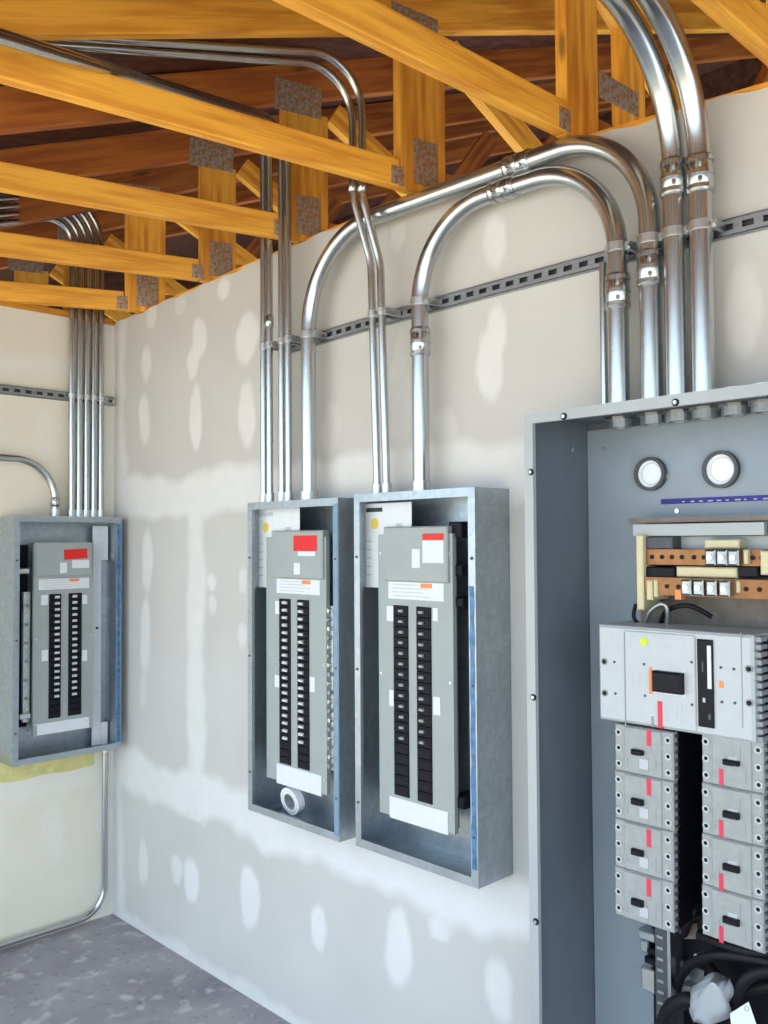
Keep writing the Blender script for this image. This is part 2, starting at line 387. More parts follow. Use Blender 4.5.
# ------------------------------------------------------------------ strut channels
def strut(name, p0, p1, out, label, bow=0.0, hgt=.041, dep=.022, pitch=.05):
    p0 = Vector(p0); p1 = Vector(p1); ln = (p1-p0).length; x = (p1-p0).normalized(); o = Vector(out); z = o.cross(x)*-1
    if z.z < 0: z = -z
    n = int(ln/pitch)
    root = empty(name, Matrix.Translation(p0), label, 'strut channel')
    b = MB()
    def q(s, oo, zz):
        t = s/ln; return x*s+o*oo+z*(zz+bow*4*t*(1-t))
    def bx(s0, s1, o0, o1, z0, z1):
        b.add([q(s, a, c) for c in (z0, z1) for a in (o0, o1) for s in (s0, s1)], [(0, 2, 3, 1), (4, 5, 7, 6), (0, 1, 5, 4), (2, 6, 7, 3), (0, 4, 6, 2), (1, 3, 7, 5)])
    h2 = hgt/2; sl = .0075; seg = 14; L_ = ln/seg
    for i in range(seg):
        a = i*L_; c = a+L_
        bx(a, c, .001, dep, h2-.002, h2); bx(a, c, .001, dep, -h2, -h2+.002)
        bx(a, c, dep-.002, dep, sl, h2); bx(a, c, dep-.002, dep, -h2, -sl)
    for i in range(n):
        s = i*ln/n; bx(s, s+ln/n*.44, dep-.0021, dep-.0001, -sl, sl)
    b.build('channel', 'strut_steel', root)
    g = MB(); b = g
    for i in range(seg): bx(i*L_, (i+1)*L_, .0012, .003, -h2+.003, h2-.003)
    g.build('channel_web', 'dark_grey', root)
    return root
sA = strut('strut_channel', (1.36, -.001, 2.530), (5.0, -.001, 2.47), (0, -1, 0), 'slotted steel strut across the long wall behind the conduits', bow=.045)
def strutz(x): t = (x-1.36)/3.64; return 2.530-.06*t+.045*4*t*(1-t)
strut('strut_channel', (.001, -1.75, 2.487), (.001, -.012, 2.487), (1, 0, 0), 'slotted steel strut on the end wall behind the five conduits')

# ------------------------------------------------------------------ conduits
SR, LR = .0128, .0272
GRP_S, GRP_L = 'thin steel conduits', 'large steel conduits'
def conduit(path, r, label, couple=(), straps=(), ends=(0,), group=None, nm='conduit', axis_strap=(1, 0, 0)):
    p = [Vector(q) for q in path]; o = p[0]
    root = empty(nm, Matrix.Translation(o), label, 'conduit', group)
    loc = [q-o for q in p]
    MB().tube(loc, r, 20 if r > .02 else 14).build('pipe', 'conduit_steel', root)
    def near(pt):
        pt = Vector(pt); best = None
        for a, b_ in zip(p, p[1:]):
            d = b_-a; t = max(0, min(1, (pt-a).dot(d)/d.length_squared)); c = a+d*t
            if best is None or (c-pt).length < best[0]: best = ((c-pt).length, c, d.normalized())
        return best[1]-o, best[2]
    for c in couple:
        c_, d = near(c); b = MB()
        if r > .02:
            b.tube([c_-d*.045, c_-d*.044, c_+d*.044, c_+d*.045], [r+.002, r+.004, r+.004, r+.002], 20)
            for k in (-.034, 0, .034): b.ring(c_+d*k, d, r+.0058, r, .010, 20)
            side = d.cross(Vector((0, -1, 0))) if abs(d.y) < .9 else Vector((1, 0, 0))
            f = (CAM-(o+c_)); f = (f-d*f.dot(d)).normalized()
            for k in (-.022, .022): b.disc(c_+d*k+f*(r+.010), f, .0055, .012, 8)
        else:
            b.tube([c_-d*.022, c_-d*.021, c_+d*.021, c_+d*.022], [r+.001, r+.003, r+.003, r+.001], 14)
            f = (CAM-(o+c_)); f = (f-d*f.dot(d)).normalized()
            for k in (-.012, .012): b.disc(c_+d*k+f*(r+.005), f, .003, .006, 8)
        b.build('coupling', 'conduit_steel', root)
    for c in straps:
        c_, d = near(c); b = MB(); ax = Vector(axis_strap)
        b.ring(c_, d, r+.0035, r, .022, 18)
        f = Vector((0, -1, 0)) if abs(axis_strap[0]) > .5 else Vector((1, 0, 0))
        w_ = o+c_; so_ = (-w_.y if abs(axis_strap[0]) > .5 else w_.x)-.0235
        b.box(*sum(([min(v), max(v)] for v in zip(c_+ax*(r+.001)-Vector((0, 0, .011))-f*so_, c_+ax*(r+.012)+Vector((0, 0, .011))+f*.004)), []))
        b.disc(c_+ax*(r+.008)+f*.010, f, .0055, .010, 6)
        b.build('strap', 'bright_metal', root)
    for e in ends:
        c_ = loc[0] if e == 0 else loc[-1]; d = (loc[1]-loc[0]).normalized() if e == 0 else (loc[-2]-loc[-1]).normalized()
        b = MB(); b.ring(c_+d*.018, d, r+.004, r-.001, .034, 18); b.ring(c_+d*.002, d, r+.008, r-.001, .006, 8)
        b.build('connector', 'bright_metal', root)
    return root
P1X, P1B, P1T = 1.338, .813, 1.940
P2X, P2B, P2T = 1.924, .822, 1.947
P3Y, P3B, P3T = -.043, .830, 1.916
CABX, CABD, CABH, CABW = 2.706, .290, 2.112, .98
YS = -.072
# left panel of the pair: four thin conduits rising into the attic and turning to the open side
RZ = 3.042
RUN1 = (at(0, 34, 2, RZ)-Vector((1.353, -.095, 3.42)))*1.15
for i, (x, nmk) in enumerate([(1.353, 'leftmost thin conduit rising from the left panel of the pair'), (1.390, 'second thin conduit from the left on the left panel of the pair'),
                              (1.464, 'third thin conduit on the left panel, beside the chord end'), (1.502, 'fourth thin conduit on the left panel, next to its large conduit')]):
    ys = -.095; zt = 3.42-.03*i
    e = Vector((x, ys, zt)); e2 = e+RUN1
    conduit(rounded([(x, ys, P1T), (x, ys, zt), e2], [.12]), SR, nmk, couple=[(x, ys, 2.62)] if i == 1 else [], straps=[(x, ys, strutz(x))], group=GRP_S)
# right panel of the pair: two thin conduits with an offset in front of the large arch, then up behind the chord
def atv(u, v, P0, ang):
    n = Vector((math.cos(ang), -math.sin(ang), 0)); d = FW*FPX+RT*(u-384)+UP*(512-v)
    return CAM+d*((Vector(P0)-CAM).dot(n)/d.dot(n))
for i, (x, nmk) in enumerate([(1.944, 'left one of two thin conduits kinked sideways above the right panel'), (1.988, 'right one of two thin conduits kinked sideways above the right panel')]):
    yo = -.150; lo = at(373+10.5*i, 262, 1, -.095); hi = at(353+9.5*i, 196, 1, yo)
    dr = R(9.4); A = atv(300, 62-11*i, hi, dr); B = atv(60, 45-9*i, hi, dr); run = (B-A)
    k = ((hi.y-A.y)/run.y); top = A+run*k; top.x = hi.x; top.y = hi.y
    pth = rounded([(x, YS, P2T), (x, -.095, lo.z), (hi.x, yo, hi.z), top, B+run*.35], [.25, .25, .15])
    conduit(pth, SR, nmk, couple=[(hi.x, yo, hi.z+.035)], straps=[(x, YS, strutz(x))], group=GRP_S)
# large conduits: two arches from the panels to the cabinet
L1a, L1b, L2a, L2b = 1.590, 2.938, 2.142, 2.846
conduit(rounded([(L1a, YS, P1T), (L1a, YS, 2.885), (L1b, YS, 2.858), (L1b, YS, CABH)], [.33, .27], 16), LR, 'outer large conduit arching from the left panel of the pair to the cabinet',
        couple=[(2.537, YS, 2.87), (L1b, YS, 2.475)], straps=[(L1a, YS, strutz(L1a)), (L1b, YS, strutz(L1b))], ends=(0, -1), group=GRP_L)
conduit(rounded([(L2a, YS, P2T), (L2a, YS, 2.822), (L2b, YS, 2.798), (L2b, YS, CABH)], [.27, .26], 16), LR, 'inner large conduit arching from the right panel of the pair to the cabinet',
        couple=[(2.482, YS, 2.81), (L2b, YS, 2.435), (L2a, YS, 2.42)], straps=[(L2a, YS, strutz(L2a)), (L2b, YS, strutz(L2b))], ends=(0, -1), group=GRP_L)
for i, (x, nmk) in enumerate([(3.006, 'left one of two tall conduits bending out over the room'), (3.074, 'right one of two tall conduits bending out over the room')]):
    conduit(rounded([(x, YS, CABH), (x, YS, 3.035), (x-.02, -1.25, 3.06)], [.34], 18), LR, nmk, couple=[(x, YS, 2.685-.012*i)], straps=[(x, YS, strutz(x))], group=GRP_L)
conduit([(2.786, -.045, CABH), (2.786, -.045, strutz(2.81)-.02)], .010, 'short dark thin conduit behind the inner arch, below the strut', ends=())
# end wall: five thin conduits side by side
for i in range(5):
    y = -.240+i*.0365; zt = 3.345+.046*i
    conduit(rounded([(.046, y, P3T), (.046, y, zt), (.046, -1.75, zt-.53)], [.10+.030*i]), .0148, ['leftmost', 'second from left', 'middle', 'second from right', 'rightmost'][i]+' of the five conduits on the end wall',
            straps=[(.046, y, 2.487)], group='five conduits side by side', axis_strap=(0, 1, 0))
conduit(rounded([(.046, -.318, P3T), (.046, -.318, 2.175), (.046, -1.7, 2.185)], [.19], 14), .0165, 'conduit sweeping left from the top of the farthest panel', couple=[(.046, -.318, 1.985)])
conduit(rounded([(.040, -.062, P3B), (.040, -.062, .036), (.040, -1.7, .036)], [.13], 12), .0150, 'conduit dropping from the farthest panel and turning along the floor')

# ------------------------------------------------------------------ panelboards
def frameA(x, z): return Matrix.Translation((x, 0, z))
def frameB(y, z): return Matrix.Translation((0, y, z)) @ Matrix.Rotation(R(90), 4, 'Z')
class Loc:
    # reads positions on a plane at distance `out` in front of the wall, in the thing's own frame
    def __init__(s, mw, ax): s.inv = mw.inverted(); s.ax = ax
    def p(s, u, v, out): q = s.inv @ at(u, v, s.ax, -out if s.ax == 1 else out); return q.x, q.z
    def rect(s, u0, v0, u1, v1, out):
        um, vm = (u0+u1)/2, (v0+v1)/2
        return s.p(u0, vm, out)[0], s.p(u1, vm, out)[0], s.p(um, v1, out)[1], s.p(um, v0, out)[1]
def enclosure(root, W, H, D, lip, matn, flmat=None, t=.002, vis=True):
    b = MB()
    b.box(0, W, -.004, -.001, 0, H)
    b.box(0, t, -D, -.004, 0, H); b.box(W-t, W, -D, -.004, 0, H); b.box(t, W-t, -D, -.004, 0, t); b.box(t, W-t, -D, -.004, H-t, H)
    b.build('enclosure', matn, root)
    for nm, q in (('flange', (0, lip, 0, H)), ('flange', (W-lip, W, 0, H)), ('flange', (lip, W-lip, 0, lip)), ('flange', (lip, W-lip, H-lip, H))):
        c = MB(); c.box(q[0], q[1], -D-.002, -D, q[2], q[3])
        # turned-in return edge
        if q[3]-q[2] > .5 and q[0] == 0: c.box(q[1]-.0015, q[1], -D, -D+.010, lip, H-lip)
        elif q[3]-q[2] > .5: c.box(q[0], q[0]+.0015, -D, -D+.010, lip, H-lip)
        elif q[2] == 0: c.box(q[0], q[1], -D, -D+.010, q[3]-.0015, q[3])
        else: c.box(q[0], q[1], -D, -D+.010, q[2], q[2]+.0015)
        c.build(nm, flmat or matn, root)
def sticker(root, name, r, out, m_, t=.0012, parent=None, tilt=0, label=None):
    cx, cz = (r[0]+r[1])/2, (r[2]+r[3])/2; hw, hh = (r[1]-r[0])/2, (r[3]-r[2])/2
    o = MB().box(-hw, hw, -t, 0, -hh, hh).build(name, m_, parent or root, label=label)
    o.matrix_local = Matrix.Translation((cx, -out, cz)) @ Matrix.Rotation(R(tilt), 4, 'Y'); return o
def printed(st, w_, h_, rows, m_='print_grey', t=.0012):
    # blocks of unreadable fine print, as flat ink on the sticker
    b = MB()
    for k in range(rows):
        z = h_*(.5-(k+.7)/(rows+.6)); ln = w_*random.uniform(.55, .8)
        b.box(-w_*.42, -w_*.42+ln, -t-.0003, -t+.0001, z-h_*.10/rows, z+h_*.10/rows)
    b.build('print', m_, st)
def panelboard(mw, ax, W, H, D, label, px, rows, blank, colw):
    root = empty('electrical_panel', mw, label, 'electrical panel', 'three open panelboards')
    L_ = Loc(mw, ax); FO = .118
    enclosure(root, W, H, D, .026, 'galvanized')
    c = L_.rect(*px['cover'], FO); c0 = L_.rect(*px['hood'], FO+.006)
    br = [L_.rect(*q, FO) for q in px['breakers']]
    zt = max(q[3] for q in br); zb_ = min(q[2] for q in br)
    b = MB()
    # cover plate with two slots for the breakers
    T_ = FO-.016
    b.box(c[0], br[0][0], -FO, -T_, c[2], c[3]); b.box(br[1][1], c[1], -FO, -T_, c[2], c[3]); b.box(br[0][1], br[1][0], -FO, -T_, zb_, zt)
    b.box(br[0][0], br[1][1], -FO, -T_, zt, c[3]); b.box(br[0][0], br[1][1], -FO, -T_, c[2], zb_)
    b.build('deadfront_cover', 'grey_paint', root)
    MB().cbox(c0[0], c0[1], -FO-.010, -FO+.02, max(c0[2], zt+.075), c0[3], .004).build('hood', 'grey_paint', root)
    MB().box(c[0]+.08, c[1]-.12, -FO+.0165, -.006, c[2]+.03, c[3]-.03).build('bus_chassis', 'galvanized', root)
    # breakers
    meshes = []
    for k in range(2):
        w_ = br[k][1]-br[k][0]; hgt = (zt-zb_)/rows
        bb = MB().cbox(.0006, w_-.0006, -.005, .016, .0007, hgt-.0007, .0015)
        bb.cbox(w_*.12, w_*.88, -.0065, -.004, hgt*.2, hgt*.8, .001)
        o = bb.build('breaker', 'black_plastic', root); meshes.append((o, w_, hgt))
    hw = meshes[0][1]
    hm = MB(); hg = meshes[0][2]
    kk = px.get('hk', .85); hm.ngon([(-.22*hw*kk, -.0060, -.26*hg*kk), (-.22*hw*kk, -.0060, .26*hg*kk), (-.22*hw*kk, -.0130, .16*hg*kk), (-.22*hw*kk, -.0130, -.16*hg*kk)], (1, 0, 0), .44*hw*kk)
    ho = hm.build('handle', px.get('hmat', 'handle_white'), None); hme = ho.data; bpy.data.objects.remove(ho)
    first = [True, True]
    for k in range(2):
        o0, w_, hgt = meshes[k]
        for j in range(rows):
            o = o0 if first[k] else o0.copy()
            if not first[k]: COL.objects.link(o)
            first[k] = False; o.parent = root; o.location = (br[k][0], -FO, zt-(j+1)*hgt)
            if j < rows-blank:
                q = bpy.data.objects.new('handle', hme); COL.objects.link(q); q.parent = o
                q.location = (w_*(.62 if k == 0 else .42), 0, hgt*.5)
    # stickers
    for (nm, r, m_, tl, lay) in px['stick']:
        rr = L_.rect(*r, FO+(.010 if lay == 'h' else .0)); st = sticker(root, nm, rr, FO+(.010 if lay == 'h' else .0003), m_, tilt=tl)
        if nm == 'rating_label':
            printed(st, rr[1]-rr[0], rr[3]-rr[2], 4)
            w_, h_ = rr[1]-rr[0], rr[3]-rr[2]
            MB().box(w_*.10, w_*.30, -.0016, -.0010, h_*.20, h_*.46).build('brand_mark', 'orange', st)
    # screws on the cover and on the flanges
    for sx in (c[0]+.012, c[1]-.012):
        for sz in (c[2]+.05, (c[2]+c[3])/2, c[3]-.06):
            MB().disc((sx, -FO-.001, sz), (0, 1, 0), .0045, .003, 8).build('screw', 'bright_metal', root)
    for sz in (.14, .5*H, .82*H):
        for sx in (.013, W-.013): MB().disc((sx, -D-.003, sz), (0, 1, 0), .0045, .004, 8).build('screw', 'dark_grey', root)
    if 'sheet' in px:
        r = L_.rect(*px['sheet'], .108)
        st = sticker(root, 'directory_sheet', (r[0], r[1], r[2], r[3]), .108, 'paper')
        w_, h_ = r[1]-r[0], r[3]-r[2]
        MB().box(-w_*.42, -w_*.08, -.0016, -.001, h_*.40, h_*.45).build('print', 'print_black' if px.get('bold') else 'print_grey', st)
        MB().box(w_*.2, w_*.32, -.0016, -.001, h_*.19, h_*.26).build('print', 'print_grey', st)
        MB().disc((-w_*.24, -.0013, h_*.26), (0, 1, 0), .018, .0012, 16).build('seal', 'yellow_dot', st)
        for k in range(5): MB().box(-w_*.46, -w_*.3, -.0016, -.001, h_*(.05-.1*k)-.002, h_*(.05-.1*k)+.002).build('print', 'print_grey', st)
    return root, L_, FO
p1, LC1, FO = panelboard(frameA(P1X, P1B), 1, .508, P1T-P1B, .157, 'left open panel of the pair, with a solid red sticker and bluish right flange', dict(
    cover=(266.5, 537, 326.5, 786), hood=(272, 530.5, 323, 590), breakers=[(280, 600, 291, 764), (298, 600, 309.5, 768)],
    sheet=(255, 508, 300, 588),
    stick=[('warning_label', (293.6, 535.5, 317, 551), 'red', 0, 'h'), ('label_strip', (298, 551.5, 315, 556), 'paper', 0, 'h'), ('label', (294, 563, 300, 574.5), 'paper', 0, 'h'),
           ('rating_label', (277, 579.5, 320, 594), 'paper', 0, 'f'), ('number_tag', (275.5, 601, 280, 614), 'paper', 0, 'f'), ('number_tag', (275, 675, 279.5, 687), 'paper', 0, 'f'),
           ('number_tag', (310, 677, 315, 692), 'paper', 0, 'f'), ('circuit_card', (277, 769.5, 321.5, 789.5), 'paper', 0, 'f')]), 22, 3, 0)
p2, LC2, FO = panelboard(frameA(P2X, P2B), 1, .508, P2T-P2B, .157, 'right open panel of the pair, with a red-headed white label and blue film edge', dict(
    cover=(379, 534, 453.5, 823), hood=(384, 526.5, 448, 590), breakers=[(394.5, 607, 409, 796), (417.5, 607, 432, 800)], hmat='handle_grey', hk=.6, bold=True,
    sheet=(363, 503, 412, 588),
    stick=[('warning_label', (422.6, 533.5, 443.7, 540), 'red', 0, 'h'), ('label', (422.6, 540.5, 443.7, 563), 'paper', 0, 'h'), ('label', (412, 549, 420, 568), 'paper', 0, 'h'),
           ('rating_label', (388.7, 582.5, 444, 600), 'paper', 0, 'f'), ('number_tag', (387, 606, 394, 621), 'paper', 0, 'f'), ('number_tag', (433, 608, 438, 621), 'paper', 0, 'f'),
           ('number_tag', (389.5, 690, 394, 706), 'paper', 0, 'f'), ('number_tag', (433.5, 697, 440.5, 715), 'paper', 0, 'f'), ('circuit_card', (390, 804, 448, 826), 'paper', 0, 'f')]), 18, 5, 0)
p3, LC3, FO = panelboard(frameB(P3Y-.508, P3B), 0, .508, P3T-P3B, .157, 'farthest open panel on the end wall beside the corner', dict(
    cover=(33.5, 543, 93, 732), hood=(36, 542, 92, 576), breakers=[(48.7, 594, 60.7, 716), (68.2, 594, 81.3, 715)],
    stick=[('warning_label', (64, 549, 87.3, 559), 'red', -3, 'h'), ('label', (72, 560, 89, 568), 'paper', 0, 'h'), ('label', (60, 562.5, 67, 573), 'paper', 0, 'h'),
           ('rating_label', (38.5, 578.5, 89, 589), 'paper', 0, 'f'), ('number_tag', (41, 595, 48, 605), 'paper', 0, 'f'), ('number_tag', (82, 595, 87, 604), 'paper', 0, 'f'),
           ('number_tag', (41.5, 650, 48, 661), 'paper', 0, 'f'), ('number_tag', (82, 650, 87, 661), 'paper', 0, 'f'), ('circuit_card', (37, 720.5, 89, 731.5), 'paper', 0, 'f')]), 20, 3, 0)
H1 = P1T-P1B; H2 = P2T-P2B; H3 = P3T-P3B
# protective film left on the right and farthest panels' flanges
def film(root, x0, x1, z0, z1, label):
    b = MB(); n = 16; vs = []
    for k in range(n+1):
        z = z0+(z1-z0)*k/n; a = x0+.002*math.sin(k*2.3); c = x1-.003*abs(math.sin(k*1.7)); vs += [(a, -.1596, z), (c, -.1596, z)]
    for k in range(n): b.add([Vector(v)+Vector((0, q, 0)) for q in (0, -.0006) for v in vs[2*k:2*k+4]], [(0, 1, 3, 2), (4, 6, 7, 5), (0, 4, 5, 1), (1, 5, 7, 3), (3, 7, 6, 2), (2, 6, 4, 0)])
    b.build('film_or_sheen', 'blue_film', root, label=label)
film(p2, .486, .504, .05, H2*.75, 'blue protective film along the flange')
film(p3, .485, .505, .03, H3*.97, 'blue protective film along the flange')
plain('pale_blue_sheen', (0.17, 0.28, 0.40), 0.3, 0, 0.15, 30)  # bluish reflection on the left panel's flange, put in as a coloured strip
b = MB().box(.484, .505, -.1604, -.1592, .02, H1-.02).build('film_or_sheen', 'pale_blue_sheen', p1, label='pale blue reflection painted on the right flange')
# neutral bars beside the covers
def neutral(root, x, out, z0, z1, n, w_=.022):
    o = MB().box(x-w_/2, x+w_/2, -out, -out+.02, z0, z1).build('neutral_bar', 'bright_metal', root)
    for k in range(n):
        z = z0+(k+.5)*(z1-z0)/n
        MB().disc((x+random.uniform(-.004, .004), -out-.005, z), (0, 1, 0), .0075, .012, 8).build('terminal_screw', 'bright_metal' if k % 2 else 'handle_grey', o)
    MB().box(x-w_*.8, x+w_*.8, -out+.02, -.005, z0+.05, z0+.09).build('standoff', 'black_plastic', o); MB().box(x-w_*.8, x+w_*.8, -out+.02, -.005, z1-.09, z1-.05).build('standoff', 'black_plastic', o)
x, z1_ = LC1.p(330, 606, .105); _, z0_ = LC1.p(330, 770, .105); neutral(p1, x, .105, z0_, z1_, 18, .03)
x, z1_ = LC3.p(27, 592, .09); _, z0_ = LC3.p(27, 722, .09); neutral(p3, x, .09, z0_, z1_, 14, .03)
# black lugs at the right of the second panel, and dark wire trough
for (u, v, w_, h_) in ((459, 530, .05, .05), (460, 570, .045, .035), (461, 602, .045, .03), (462, 801, .045, .035)):
    x, z = LC2.p(u, v, .085)
    MB().cbox(x-w_/2, x+w_/2, -.105, -.004, z-h_/2, z+h_/2, .004).build('lug', 'black_plastic', p2)
r = LC2.rect(452, 536, 456, 828, .10); MB().box(r[0], r[1], -.10, -.09, r[2], r[3]).build('side_rail', 'dark_grey', p2)
for (u, v) in ((24, 571), (25, 716)):
    x, z = LC3.p(u, v, .10); MB().cbox(x-.03, x+.02, -.115, -.004, z-.012, z+.012, .003).build('bracket', 'bright_metal', p3)
x, z = LC3.p(20, 545, .03); MB().box(x-.0, x+.035, -.03, -.004, .14, z).build('wire_trough', 'black_plastic', p3)
# bright reflection in the farthest panel's right gutter, put in as a white plate
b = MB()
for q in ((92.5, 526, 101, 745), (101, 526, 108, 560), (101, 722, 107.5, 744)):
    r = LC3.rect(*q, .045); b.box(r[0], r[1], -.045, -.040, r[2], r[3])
lo_ = b.build('sheen_plate', 'white_plastic', p3, label='white plate for the bright reflection in the right gutter')
r = LC3.rect(97, 625, 99, 628, .046); MB().disc((r[0], -.046, r[2]), (0, 1, 0), .006, .004, 8).build('screw', 'black_plastic', p3)
# roll of tape lying in the bottom of the left panel
cx, cz = LC1.p(292.7, 804, .085)
tr = empty('tape_roll', frameA(P1X+cx, P1B+.0022) @ Matrix.Translation((0, -.085, .052)) @ Matrix.Rotation(R(12), 4, 'X'), 'white roll of tape standing in the bottom of the left panel', 'tape roll')
MB().ring((0, 0, 0), (0, 1, 0), .050, .030, .03, 28).build('tape', 'white_plastic', tr); MB().ring((0, 0, 0), (0, 1, 0), .030, .026, .032, 24).build('core', 'handle_grey', tr)
MB().ring((0, -.0155, 0), (0, 1, 0), .041, .039, .001, 24).build('wound_edge', 'print_grey', tr)
nb = empty('knockout_slug', frameA(P1X+.10, P1B+.0022) @ Matrix.Translation((0, -.10, .004)), 'grey metal knockout slug lying beside the tape roll', 'knockout slug')
MB().disc((0, 0, 0), (.1, -.3, 1), .018, .003, 16).build('disc', 'bright_metal', nb)

# yellow strip under the farthest panel
ys = MB(); n = 14; vs = []
zlo = at(40, 776, 0, 0).z
for k in range(n+1):
    y = -.98+k/n*(at(94, 765, 0, 0).y+.98); vs += [(.0008, y, zlo-.004*math.sin(k*1.7)), (.0008, y, zlo+.12)]
for k in range(n): ys.add([Vector(v)+Vector((q, 0, 0)) for q in (0, .0012) for v in vs[2*k:2*k+4]], [(0, 1, 3, 2), (4, 6, 7, 5), (0, 4, 5, 1), (1, 5, 7, 3), (3, 7, 6, 2), (2, 6, 4, 0)])
ys.build('paper_strip', 'yellow_paper', label='yellow paper strip on the end wall below the farthest panel', cat='paper strip')

# ------------------------------------------------------------------ big switchboard cabinet
cmw = frameA(CABX, 0)
cab = empty('switchboard_cabinet', cmw, 'large open blue-grey switchboard cabinet at the right', 'switchboard')
LC = Loc(cmw, 1)
enclosure(cab, CABW, CABH, CABD, .026, 'cabinet_paint', 'flange_paint')
plain('back_paint', (0.265, 0.31, 0.355), 0.42, 0, 0.05, 9)
MB().box(.004, CABW-.004, -.012, -.0045, .02, CABH-.02).build('back_panel', 'back_paint', cab)
def cdisc(name, u, v, out, r, ln, m_, parent=None, n=14):
    x, z = LC.p(u, v, out); return MB().disc((x, -out, z), (0, 1, 0), r, ln, n).build(name, m_, parent or cab)
for (u, v) in ((564.5, 416.5), (676, 402.5)):
    x, z = LC.p(u, v, CABD); o = MB().disc((x, -CABD-.004, z), (0, 1, 0), .0045, .006, 10).build('screw', 'bright_metal', cab)
    MB().ring((x, -CABD-.0025, z), (0, 1, 0), .0085, .0045, .003, 14).build('washer', 'black_plastic', o)
for v in (472, 697, 920):
    x, z = LC.p(533, v, CABD); o = MB().disc((.020, -CABD-.004, z), (0, 1, 0), .0042, .006, 10).build('screw', 'bright_metal', cab)
    MB().ring((.020, -CABD-.0025, z), (0, 1, 0), .0082, .0042, .003, 14).build('washer', 'black_plastic', o)
for (u, v) in ((604, 449.5), (667, 476), (677, 511)): cdisc('screw', u, v, .014, .006, .004, 'bright_metal')
_, z = LC.p(572, 449, .10); MB().disc((.003, -.085, z), (1, 0, 0), .007, .004, 10).build('screw', 'bright_metal', cab)
# round hubs in the back
for (u, v, r_) in ((650.5, 474, .037), (721, 469.5, .039)):
    x, z = LC.p(u, v, .02); o = MB().ring((x, -.020, z), (0, 1, 0), r_+.006, r_-.002, .018, 32).build('hub', 'dark_grey', cab)
    MB().disc((x, -.016, z), (0, 1, 0), r_-.002, .008, 32).build('hub_cap', 'white_plastic', o)
    MB().ring((x+.003, -.0205, z), (0, 1, 0), r_-.008, r_-.011, .002, 28).build('hub_rim', 'handle_white', o)
# empty connectors in the roof and the conduit ends below it
for (u, v) in ((734, 386), (764, 384)):
    p = at(u, v, 1, YS); x = p.x-CABX
    o = MB().ring((x, YS, CABH+.018), (0, 0, 1), .027, .021, .034, 18).build('spare_connector', 'bright_metal', cab)
    MB().disc((x, YS-.03, CABH+.02), (0, 1, 0), .006, .014, 8).build('set_screw', 'dark_grey', o)
for x in (L2b, L1b, 3.006, 3.074, at(734, 386, 1, YS).x, at(764, 384, 1, YS).x):
    o = MB().ring((x-CABX, YS, CABH-.016), (0, 0, 1), .029, .022, .028, 18).build('bushing', 'galvanized', cab)
    MB().ring((x-CABX, YS, CABH-.006), (0, 0, 1), .037, .028, .007, 8).build('locknut', 'strut_steel', o)
MB().box(.11, .93, YS-.045, YS+.045, CABH-.0035, CABH-.0022).build('gasket', 'dark_grey', cab)
# blue marker tape with pale dashes
r = LC.rect(661, 496.5, 790, 502, .013)
o = MB().box(r[0], r[1], -.0136, -.0122, r[2], r[3]).build('blue_strip', 'blue_tape', cab)
for k in range(12):
    x = r[0]+(r[1]-r[0])*(.18+.07*k); MB().box(x, x+random.uniform(.004, .014), -.0140, -.0130, r[2]+.003, r[2]+.006).build('mark', 'print_grey', o)
# cross bars
r = LC.rect(628, 516, 800, 521.5, .10); MB().box(r[0], r[1], -.10, -.012, r[2], r[3]).build('support_bar', 'brown_bar', cab)
r = LC.rect(633, 523.5, 764, 535.5, .115); MB().box(r[0], r[1], -.115, -.10, r[2], r[3]).build('bracket_bar', 'flange_paint', cab)
r = LC.rect(640, 536, 800, 628, .05); MB().box(r[0], r[1], -.05, -.012, r[2], r[3]).build('mounting_plate', 'brown_bar', cab)
r = LC.rect(674, 536, 800, 549, .08); MB().box(r[0], r[1], -.08, -.05, r[2], r[3]).build('mounting_plate', 'flange_paint', cab)
def busbar(u0, v0, u1, v1, holes, lugs, out):
    r = LC.rect(u0, v0, u1, v1, out)
    o = MB().box(r[0], r[1], -out, -out+.012, r[2], r[3]).build('busbar', 'copper', cab)
    hz = (r[2]+r[3])/2
    for u in holes:
        x, _ = LC.p(u, (v0+v1)/2, out); MB().disc((x, -out-.0005, hz), (0, 1, 0), .0055, .003, 10).build('hole', 'black_plastic', o)
    for u in lugs:
        x, _ = LC.p(u, (v0+v1)/2, out); q = MB().cbox(x-.0125, x+.0125, -out-.022, -out, hz-.018, hz+.018, .004).build('lug', 'strut_steel', o)
        MB().disc((x, -out-.023, hz), (0, 1, 0), .007, .004, 10).build('lug_screw', 'bright_metal', o)
busbar(638, 549.5, 800, 565.5, (652, 662, 672, 682, 694, 704, 753, 762), (714, 725.5, 737), .125)
busbar(645, 579, 800, 597.5, (667, 678.5, 746, 759.5), (690, 702, 715, 728), .135)
for q in ((704, 539.5, 739, 548.5), (676, 567, 737, 577.5)): r = LC.rect(*q, .12); MB().cbox(r[0], r[1], -.12, -.05, r[2], r[3], .003).build('insulator', 'cream', cab)
for q in ((645, 536.5, 672, 549), (645, 567, 674, 578), (738, 566, 758, 577.5)): r = LC.rect(*q, .125); MB().cbox(r[0], r[1], -.125, -.05, r[2], r[3], .003).build('insulator_block', 'black_plastic' if q[1] > 540 else 'dark_grey', cab)
for q in ((636, 535, 643, 610), (646, 580, 652, 600), (743, 549.5, 747.5, 564), (735.5, 581, 739.5, 593), (653, 580, 657, 597), (760, 551, 772, 575)): r = LC.rect(*q, .14); MB().cbox(r[0], r[1], -.14, -.06, r[2], r[3], .003).build('insulator_post', 'cream', cab)
